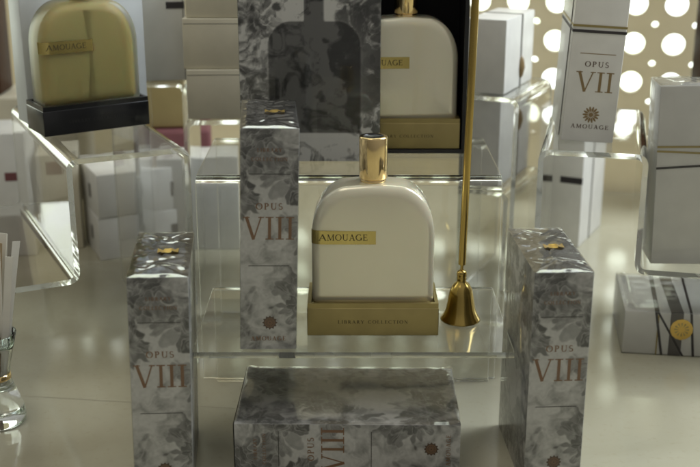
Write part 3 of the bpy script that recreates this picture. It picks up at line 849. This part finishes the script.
# cartons beyond the left step (seen through the acrylic)
e = carton_box('white_carton', (-43.2, 133, .03), 8, 9.5, 8, 15.5, WHITE, 'white carton with a maroon square seen through the left step', 'carton', WG)
m = MB(); m.box(1.8, 3.2, -4.05, -4.01, 9.8, 10.8); m.build('maroon_square', REDC, e)
e = carton_box('cream_carton', (-36.0, 136, .03), 10, 4.6, 6, 12.0, CREAM, 'narrow cream carton with a brown square seen through the left step', 'carton', 'cream cartons')
m = MB(); m.box(-1.0, .9, -3.05, -3.005, 9.6, 11.2); m.build('brown_square', paper('maroon_brown_card', (.16, .06, .04), .6), e)
# ochre box and dark red cushion in the background
e = carton_box('storage_box', (-23.6, 146, 13.1), 6, 6.4, 6, 11.5, OCHRE, 'ochre box standing on the dull red box at the back', 'box', None, r=.4)
e = carton_box('storage_box', (-22.6, 146, .03), 6, 8.4, 8, 13.0, REDC, 'dull red box under the ochre box at the back', 'box', None, r=.5)
e = carton_box('white_carton', (-18.6, 136, .03), 5, 9.5, 6, 11.6, WHITE, 'pale white carton standing on the table in front of the dull red box', 'carton', WG)

# ================================================================== GLASS OF PAPER STRIPS
gx, gy = -29.9, 87.2
e = empty('glass_vase', (gx, gy, .03)); tag(e, 'small clear glass vase with a bulging foot at the left edge', 'vase')
outer = [(0, .0), (1.8, .0), (2.1, .2), (2.15, .7), (2.02, 1.5), (1.65, 2.6), (1.25, 3.8), (1.12, 4.5), (1.25, 5.4), (1.6, 6.8), (1.95, 8.2)]
inner = [(1.83, 8.2), (1.48, 6.8), (1.12, 5.4), (.98, 4.6), (1.0, 4.2), (1.1, 3.7), (1.2, 3.2), (0, 2.9)]
m = MB(); m.lathe(outer+inner, 56); m.build('glass', GLASS, e, fixn=True)
m = MB(); m.lathe([(1.20, 4.1), (1.22, 4.15), (1.17, 4.6), (1.15, 4.6)], 40); m.build('gold_band', GOLDP, e)
PAPERB = paper('kraft_blotter_paper', (.34, .25, .15), .7)
PAPERS = paper('blotter_paper', (.74, .71, .64), .7)
rnd = random.Random(3)
for k in range(15):
    ang = rnd.uniform(-3, 12); fw = rnd.uniform(-6, 7)
    e = empty('paper_strip', (gx+rnd.uniform(-.5, .6), gy+rnd.uniform(-.5, .5), 3.6), rnd.uniform(-35, 35), fw, ang*.75)
    tag(e, 'slim %s paper strip standing in the glass vase' % ('white' if k % 3 else 'brown'), 'paper strip', 'paper strips in the glass vase')
    m = MB(); n = 10; L_ = 12.6+rnd.uniform(-1.6, 1.0); bend = rnd.uniform(-.9, .9)
    for s_ in (0, .035):
        pass
    vs = []
    for i in range(n+1):
        t = i/n; w = .24+.08*t
        for (xx, yy) in ((-w, 0), (w, 0), (w, .035), (-w, .035)): vs.append((xx, yy+bend*t*t, L_*t))
    fs = [(4*i+a, 4*i+(a+1)%4, 4*i+4+(a+1)%4, 4*i+4+a) for i in range(n) for a in range(4)]+[(0,3,2,1), (4*n, 4*n+1, 4*n+2, 4*n+3)]
    m.add(vs, fs); m.build('strip', PAPERS if k % 3 else PAPERB, e)
e = empty('gold_clip', (-33.0, 93, 10.5), 20)
bpy.data.objects.remove(e)

# ================================================================== LIGHT, WORLD, CAMERA
w = bpy.data.worlds.new('World'); sc.world = w; w.use_nodes = True
nt = w.node_tree; N, L = nt.nodes, nt.links
bg = N['Background']
tc = N.new('ShaderNodeTexCoord'); sp = N.new('ShaderNodeSeparateXYZ'); L.new(tc.outputs['Generated'], sp.inputs[0])
rp = N.new('ShaderNodeValToRGB'); rp.color_ramp.elements[0].position = .0; rp.color_ramp.elements[0].color = (.27, .26, .225, 1)
rp.color_ramp.elements[1].position = 1; rp.color_ramp.elements[1].color = (1.0, .985, .935, 1)
mr = N.new('ShaderNodeMapRange'); mr.inputs[1].default_value = -.6; mr.inputs[2].default_value = .9
mx_ = N.new('ShaderNodeMath'); mx_.operation = 'MULTIPLY_ADD'; mx_.inputs[1].default_value = .45
L.new(sp.outputs['X'], mx_.inputs[0]); L.new(sp.outputs['Z'], mx_.inputs[2]); L.new(mx_.outputs[0], mr.inputs[0]); L.new(mr.outputs[0], rp.inputs['Fac']); L.new(rp.outputs['Color'], bg.inputs['Color'])
bg.inputs['Strength'].default_value = .36

def area(name, loc, target, size, power, col, sy=None):
    l = bpy.data.lights.new(name, 'AREA'); l.energy = power; l.color = col; l.size = size*S
    if sy: l.shape = 'RECTANGLE'; l.size_y = sy*S
    o = bpy.data.objects.new(name, l); COL.objects.link(o); o.location = [c*S for c in loc]
    d = (Vector(target)-Vector(loc)); o.rotation_euler = d.to_track_quat('-Z', 'Y').to_euler(); return o
area('window_light', (98, 118, 112), (0, 92, 12), 60, 17.0, (.86, .94, 1.0), 80)
area('added_fill', (-50, 40, 190), (0, 100, 0), 90, 4.5, (1.0, .94, .82))  # added weak warm fill from high front left, for shape only

cam = bpy.data.cameras.new('Camera'); co = bpy.data.objects.new('Camera', cam); COL.objects.link(co)
co.location = (0, 0, 45.3*S); co.rotation_euler = (R(90-18), 0, 0)
cam.sensor_width = 36; cam.lens = 36*1130/700; cam.clip_start = .01; cam.clip_end = 50
cam.dof.use_dof = True; cam.dof.focus_distance = .94; cam.dof.aperture_fstop = 7.0
sc.camera = co
sc.render.engine = 'CYCLES'
cy = sc.cycles
cy.use_denoising = True
try: cy.denoiser = 'OPENIMAGEDENOISE'
except Exception: pass
cy.max_bounces = 40; cy.transmission_bounces = 40; cy.transparent_max_bounces = 32; cy.glossy_bounces = 24; cy.diffuse_bounces = 4
cy.caustics_reflective = True; cy.caustics_refractive = True; cy.blur_glossy = 1.0
cy.sample_clamp_indirect = 4
sc.view_settings.view_transform = 'Standard'; sc.view_settings.look = 'None'; sc.view_settings.exposure = .16; sc.view_settings.gamma = 1
